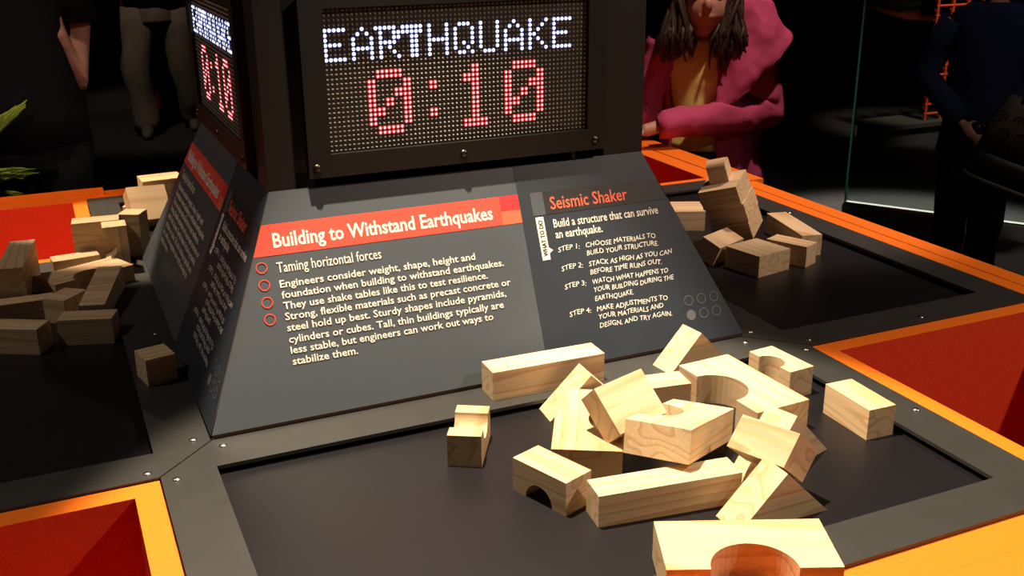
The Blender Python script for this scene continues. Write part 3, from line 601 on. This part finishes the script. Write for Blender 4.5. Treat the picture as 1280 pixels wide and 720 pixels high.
# man in khaki trousers walking far behind the left screen
def figure(name_label, base, face, h, parts):
    fn = frame_at((base[0], base[1], 0), face); t = thing('person', name_label, 'person', (base[0], base[1], FL)); k = h/4.1
    b = bmesh.new(); Z = lambda q: FL + q*k
    head(b, fn, (0, 0.04, Z(3.82)), 0.55*k)
    limb(b, fn, [(0, 0, Z(3.3)), (0, 0.01, Z(3.6))], [0.13*k, 0.12*k])
    sweep(b, [(0, 0, Z(3.4), 0.25*k, 0.14*k), (0, 0, Z(3.25), 0.44*k, 0.2*k), (0, 0, Z(2.8), 0.40*k, 0.24*k), (0, 0, Z(2.4), 0.34*k, 0.21*k), (0, 0, Z(2.05), 0.38*k, 0.24*k), (0, 0, Z(1.85), 0.34*k, 0.22*k)], fn, cap=True)
    for sg in (-1, 1):
        L = parts['legs'][(sg+1)//2]
        limb(b, fn, [(p[0]*k, p[1]*k, Z(p[2])) for p in L], [0.2*k, 0.16*k, 0.12*k, 0.08*k])
        A = parts['arms'][(sg+1)//2]
        limb(b, fn, [(p[0]*k, p[1]*k, Z(p[2])) for p in A], [0.12*k, 0.10*k, 0.085*k, 0.06*k][:len(A)] if len(A) == 4 else [0.12*k, 0.09*k, 0.06*k])
        e, w = Vector(A[-2]), Vector(A[-1]); hand_at(b, fn, tuple(Vector((A[-1][0]*k, A[-1][1]*k, Z(A[-1][2])))), tuple(w-e), (0.3*sg, 1, 0.2), (-sg, 0.4, 0), 0.42*k)
    link('body', remesh(b, parts.get('voxel', 0.028), 3), SKIN, t, smooth=True)
    b = bmesh.new()
    sweep(b, [(0, 0, Z(3.42), 0.26*k, 0.16*k), (0, 0, Z(3.27), 0.47*k, 0.23*k), (0, 0, Z(2.8), 0.44*k, 0.28*k), (0, 0, Z(2.3), 0.42*k, 0.28*k), (0, 0, Z(parts.get('hem', 1.95)), 0.45*k, 0.31*k)], fn, 28)
    for sg in (-1, 1):
        A = parts['arms'][(sg+1)//2]; sl = parts.get('sleeve', 1.0); q = [Vector((p[0]*k, p[1]*k, Z(p[2]))) for p in A]
        if sl < 1: q = [q[0], q[0]*(1-sl)+q[1]*sl]
        tube(b, [fn(p) for p in q], [0.18*k, 0.16*k, 0.14*k, 0.11*k][:len(q)], 14, cap=False)
    bmesh.ops.subdivide_edges(b, edges=b.edges[:], cuts=1, use_grid_fill=True); dress(b, 0.03*k, base[0], 5)
    top = link(parts['topname'], solidify(b, 0.02), parts['top'], t, smooth=True)
    b = bmesh.new(); sweep(b, [(0, 0, Z(2.15), 0.39*k, 0.26*k), (0, 0, Z(1.85), 0.42*k, 0.28*k), (0, 0, Z(1.7), 0.40*k, 0.27*k)], fn, 28)
    for L in parts['legs']:
        q = [fn((p[0]*k, p[1]*k, Z(p[2]))) for p in L]; q[-1] = q[-1] + (q[-2]-q[-1])*0.06
        tube(b, q, [0.235*k, 0.205*k, 0.19*k, 0.185*k], 18, cap=False)
    bmesh.ops.subdivide_edges(b, edges=b.edges[:], cuts=2, use_grid_fill=True); dress(b, 0.035*k, base[1], 6)
    link('trousers', solidify(b, 0.02), parts['bottom'], t, smooth=True)
    for L in parts['legs']:
        p = Vector((L[-1][0]*k, L[-1][1]*k, FL)); b = bmesh.new()
        limb(b, fn, [p+Vector((0, -0.12, 0.09))*k, p+Vector((0, 0.12, 0.10))*k, p+Vector((0, 0.36, 0.06))*k, p+Vector((0, 0.44, 0.05))*k], [0.085*k, 0.10*k, 0.075*k, 0.04*k]); link('shoe', b, parts['shoe'], t, smooth=True)
    b = bmesh.new(); blob(b, fn, (0, -0.02*k, Z(3.96)), (0.215*k, 0.25*k, 0.2*k)); blob(b, fn, (0, -0.10*k, Z(3.85)), (0.20*k, 0.19*k, 0.25*k)); link('hair', b, HAIR, t, smooth=True)
    return t, fn, k
figure('adult in baggy khaki trousers walking far behind the left screen', (0.45, 13.2, 0), -10, 4.15,
    dict(legs=[[(-0.24, 0, 1.9), (-0.36, 0.10, 1.05), (-0.33, 0.0, 0.5), (-0.30, 0.0, 0.06)], [(0.24, 0, 1.9), (0.32, -0.1, 1.05), (0.36, -0.3, 0.5), (0.38, -0.5, 0.10)]],
         arms=[[(-0.44, 0, 3.2), (-0.50, 0.1, 2.60), (-0.25, 0.42, 2.55)], [(0.44, 0, 3.2), (0.50, 0.1, 2.60), (0.25, 0.42, 2.6)]], top=BLACKC, topname='dark_shirt', bottom=KHAKI, shoe=SHOE))
figure('far child in red trousers half hidden behind the khaki trousers', (0.62, 15.1, 0), 20, 3.3,
    dict(legs=[[(-0.2, 0, 1.9), (-0.2, 0.05, 1.05), (-0.2, 0.0, 0.5), (-0.2, 0.0, 0.06)], [(0.2, 0, 1.9), (0.25, 0, 1.05), (0.3, 0, 0.5), (0.3, 0, 0.06)]],
         arms=[[(-0.44, 0, 3.2), (-0.54, 0, 2.55), (-0.52, 0.15, 2.0)], [(0.44, 0, 3.2), (0.54, -0.05, 2.55), (0.55, 0.1, 2.0)]], top=REDC, topname='red_shirt', bottom=REDC, shoe=REDC))
# person at the upper left edge, forearm raised
lp, lfn, lk = figure('person in black at the left edge, bare forearm raised, green print on the shirt', (-1.45, 3.95, 0), -4, 3.8,
    dict(legs=[[(-0.2, 0, 1.9), (-0.2, 0.05, 1.05), (-0.2, 0.0, 0.5), (-0.2, 0.0, 0.06)], [(0.2, 0, 1.9), (0.22, 0, 1.05), (0.22, 0, 0.5), (0.22, 0, 0.06)]],
         arms=[[(-0.44, 0, 3.2), (-0.54, 0.1, 2.55), (-0.4, 0.4, 2.3)], [(0.42, 0, 3.2), (0.46, 0.0, 2.75), (0.42, 0.10, 2.33), (0.33, 0.14, 2.70)]], top=BLACKC, topname='black_shirt', bottom=BLACKC, shoe=SHOE, sleeve=0.97, hem=1.9, voxel=0.018))
# person at the right edge in a navy jacket
figure('child in a navy jacket and dark trousers at the right edge', (6.42, 2.92, 0), -58, 2.95,
    dict(legs=[[(-0.2, 0, 1.9), (-0.2, 0.05, 1.05), (-0.2, 0.0, 0.5), (-0.2, 0.0, 0.06)], [(0.2, 0, 1.9), (0.22, 0, 1.05), (0.22, 0, 0.5), (0.22, 0, 0.06)]],
         arms=[[(-0.44, 0, 3.2), (-0.74, -0.02, 2.5), (-0.12, 0.44, 2.0)], [(0.44, 0, 3.2), (0.60, -0.05, 2.5), (0.30, 0.44, 2.0)]], top=NAVY, topname='navy_jacket', bottom=BLACKC, shoe=BLACKC, hem=1.55))

# ---------------------------------------------------------------- background furniture
GLASS = mat('green_edge_glass', (0.02, 0.10, 0.075), 0.08, 0.5); GLASS.node_tree.nodes['Principled BSDF'].inputs['Transmission Weight'].default_value = 0.0
def glassmat():
    m = bpy.data.materials.new('clear_glass'); m.use_nodes = True; nt = m.node_tree; nt.nodes.clear(); N = nt.nodes.new
    o = N('ShaderNodeOutputMaterial'); mx = N('ShaderNodeMixShader'); t = N('ShaderNodeBsdfTransparent'); g = N('ShaderNodeBsdfGlossy'); g.inputs['Roughness'].default_value = 0.03
    t.inputs[0].default_value = (0.86, 0.95, 0.92, 1); fr = N('ShaderNodeFresnel'); fr.inputs[0].default_value = 1.45
    nt.links.new(fr.outputs[0], mx.inputs[0]); nt.links.new(t.outputs[0], mx.inputs[1]); nt.links.new(g.outputs[0], mx.inputs[2]); nt.links.new(mx.outputs[0], o.inputs[0]); return m
ALU = mat('brushed_aluminium', (0.42, 0.42, 0.40), 0.5, metal=0.1)
gl = thing('glass_screen', 'clear glass screen with a green edge standing in a metal floor rail', 'glass panel', (6.85, 4.9, FL))
GA, GD = Vector((6.77, 4.95, 0)), Vector((0.56, -0.83, 0)).normalized(); GN = Vector((-GD.y, GD.x, 0))
def obox(bm, l0, l1, n0, n1, z0_, z1_):
    vs_ = box(bm, 0, 1, 0, 1, 0, 1)
    for v in vs_: v.co = GA + GD*(l0 + (l1-l0)*v.co.x) + GN*(n0+(n1-n0)*v.co.y) + Vector((0, 0, z0_ + (z1_-z0_)*v.co.z))
b = bmesh.new(); obox(b, 0.02, 3.2, -0.03, 0.03, FL+0.06, 5.6); link('pane', b, glassmat(), gl)
b = bmesh.new(); obox(b, 0.0, 0.02, -0.03, 0.03, FL+0.06, 5.6); link('pane_edge', b, mat('pane_edge_green', (0.20, 0.80, 0.62), 0.3), gl)
b = bmesh.new(); obox(b, 0, 3.2, -0.10, 0.10, FL, FL+0.13); bevel(b, 0.02, 2); link('floor_rail', b, ALU, gl)
PALE = mat('pale_floor', (0.26, 0.245, 0.23), 0.6, noise=0.15, nscale=8)
b = bmesh.new(); prism(b, [(4.6, 0.2), (9.6, -1.6), (8.6, 2.0), (6.95, 4.45), (6.2, 4.9)], lambda x, y, w: (x, y, w), FL, FL+0.012); structure(link('lit_floor_1', b, PALE, base=(6.5, 2.5, FL)))  # light on the floor given as a paler sheet over the carpet
# low step at the far left and ledge under the lattice
b = bmesh.new(); box(b, -4.0, 1.9, 15.9, 17.4, FL, FL+0.28); bevel(b, 0.02, 1); tag(link('low_platform', b, mat('dark_step', (0.045, 0.042, 0.042), 0.7), base=(-1, 15, FL)), 'low dark step on the floor behind the far walkers', 'platform')
b = bmesh.new(); box(b, 9.6, 13.6, 7.45, 8.1, -1.46, -1.40); box(b, 9.66, 13.5, 7.5, 8.05, FL, -1.46); tag(link('display_ledge', b, mat('ledge_grey', (0.07, 0.066, 0.062), 0.6), base=(12, 7.8, FL)), 'low grey ledge below the orange lattice at the far right', 'ledge')
LAT = mat('orange_plastic', (0.80, 0.085, 0.02), 0.5)
lt = bmesh.new()
for i in range(5): tube(lt, [(10.52+i*0.29, 7.62, -1.40), (10.52+i*0.29, 7.62, 1.0)], 0.024, 6)
for j in range(17): tube(lt, [(10.49, 7.62, -1.31+j*0.14), (11.71, 7.62, -1.31+j*0.14)], 0.022, 6)
for i in range(5):
    for j in range(17): tube(lt, [(10.53+i*0.29, 7.62, -1.30+j*0.14), (10.70+i*0.29, 7.84, -1.24+j*0.14)], 0.015, 5)
tag(link('plastic_lattice', lt, LAT, base=(11.1, 7.62, -1.4)), 'orange plastic lattice standing upright on the far ledge', 'lattice')
# handbag, paper and sign at the right edge
BAGM = mat('brown_bag', (0.06, 0.042, 0.028), 0.6, noise=0.3, nscale=30); BAGT = mat('dark_bag_trim', (0.014, 0.010, 0.009), 0.5); BAGL = mat('pale_bag_welt', (0.07, 0.06, 0.045), 0.5)
bc = Vector((6.12, 2.00, -0.35)); bq = Matrix.Rotation(math.radians(-62), 3, 'Z') @ Matrix.Rotation(math.radians(14), 3, 'Y')
bx = lambda p: bc + bq @ Vector(p)
bag = thing('handbag', 'brown patterned handbag hanging at the right edge before the navy jacket', 'bag', tuple(bc))
def bagsec(bm, secs, w=0.0):
    rows_ = []
    for (z, hx, hy) in secs:
        n = 24; row = []
        for q in range(n):
            t = 2*math.pi*q/n; cx_ = abs(math.cos(t))**0.5*(1 if math.cos(t) > 0 else -1); cy_ = abs(math.sin(t))**0.5*(1 if math.sin(t) > 0 else -1)
            row.append(bm.verts.new(bx((hx*cx_, hy*cy_, z))))
        rows_.append(row)
    for ra_, rb_ in zip(rows_, rows_[1:]):
        for q in range(24): bm.faces.new((ra_[q], ra_[(q+1) % 24], rb_[(q+1) % 24], rb_[q]))
    bm.faces.new(rows_[0][::-1]); bm.faces.new(rows_[-1])
b = bmesh.new(); bagsec(b, [(-0.12, 0.47, 0.19), (0.10, 0.45, 0.17), (0.30, 0.40, 0.10), (0.36, 0.38, 0.04)]); link('body', b, BAGM, bag, smooth=True)
b = bmesh.new(); bagsec(b, [(-0.33, 0.475, 0.195), (-0.20, 0.48, 0.20), (-0.12, 0.474, 0.194)]); link('base', b, BAGT, bag, smooth=True)
b = bmesh.new(); bagsec(b, [(-0.37, 0.49, 0.21), (-0.33, 0.49, 0.21)]); link('welt', b, BAGL, bag, smooth=True)
for yy in (-0.06, 0.06):
    b = bmesh.new(); tube(b, [bx((0.26*math.cos(math.pi*q/10), yy, 0.32+0.36*math.sin(math.pi*q/10))) for q in range(11)], 0.02, 8); link('handle', b, BAGT, bag, smooth=True)
b = bmesh.new()
for i in range(6):
    for j in range(3):
        xx, zz = -0.36+0.145*i+(0.07 if j % 2 else 0), -0.05+0.12*j
        yy = -(0.19-0.02*(zz+0.12)/0.22 if zz < 0.1 else 0.17-0.35*(zz-0.10)) - 0.004
        for sy_ in (1,):
            arc_ring(b, xx, zz, 0.05, 0.012, lambda u, v_, yy=yy: bx((u, yy*(0.985 if abs(u) < 0.3 else 0.93), v_)), 16)
            quad(b, [(xx-0.006, zz-0.026), (xx+0.006, zz-0.026), (xx+0.006, zz+0.026), (xx-0.006, zz+0.026)], lambda u, v_, yy=yy: bx((u, yy*(0.985 if abs(u) < 0.3 else 0.93), v_)))
link('ring_pattern', b, BAGT, bag)
b = bmesh.new(); vs_ = box(b, -0.2, 0.2, -0.16, 0.16, 0, 0.012)
for v in vs_: v.co = Vector((6.78, 2.24, 0.22)) + Matrix.Rotation(math.radians(-25), 3, 'Y') @ v.co
tag(link('paper_sheet', b, mat('white_paper', (0.55, 0.54, 0.50), 0.7), base=(6.78, 2.24, 0.22)), 'white sheet of paper at the right edge above the handbag', 'paper')
b = bmesh.new(); box(b, 9.27, 10.3, 5.07, 5.13, FL, 0.42); sg = link('display_sign', b, mat('red_sign', (0.50, 0.05, 0.02), 0.6), base=(9.8, 5.1, FL)); tag(sg, 'red upright sign panel with a pale blue field at the far right edge', 'sign')
b = bmesh.new(); box(b, 9.35, 10.28, 5.06, 5.07, -0.5, -0.08); link('blue_field', b, mat('pale_blue_print', (0.22, 0.30, 0.36), 0.6), sg)
# green brush print on the black shirt at the left edge
shirt = [o for o in lp.children if o.name.startswith('black_shirt')][0]; shirt['_ref'] = list(lp['_ref'])
gr_ = random.Random(5)
def print_pt(u, v_, d): 
    return CAM + (fw + cr*((u-640)/FPX) - cu*((v_-360)/FPX))*d
A_, F_ = Vector((math.cos(math.radians(4)), -math.sin(math.radians(4)), 0)), Vector((-math.sin(math.radians(4)), -math.cos(math.radians(4)), 0))
def stroke(bm, a0, z0_, a1, z1_, w, n):
    for i in range(n):
        o0, o1 = gr_.uniform(-w, w), gr_.uniform(-w, w)*0.35; e_ = gr_.uniform(0.75, 1.0); pts = []
        for q in range(7):
            t = q/6*e_; a = a0+(a1-a0)*t; z = z0_+o0+(z1_+o1-z0_-o0)*t + gr_.uniform(-0.012, 0.012)
            ff = 0.315*math.sqrt(max(0.05, 1-(a/0.46)**2)) + 0.006
            pts.append(Vector((-1.45, 3.95, z)) + A_*a + F_*ff)
        tube(bm, pts, [0.016, 0.019, 0.019, 0.017, 0.014, 0.010, 0.003], 5)
b = bmesh.new(); stroke(b, -0.34, 0.08, 0.07, 0.385, 0.06, 20); stroke(b, -0.34, -0.10, 0.07, -0.085, 0.06, 20); stroke(b, -0.34, -0.24, -0.04, -0.215, 0.03, 8)
link('green_print', b, GREEN, shirt, smooth=True)
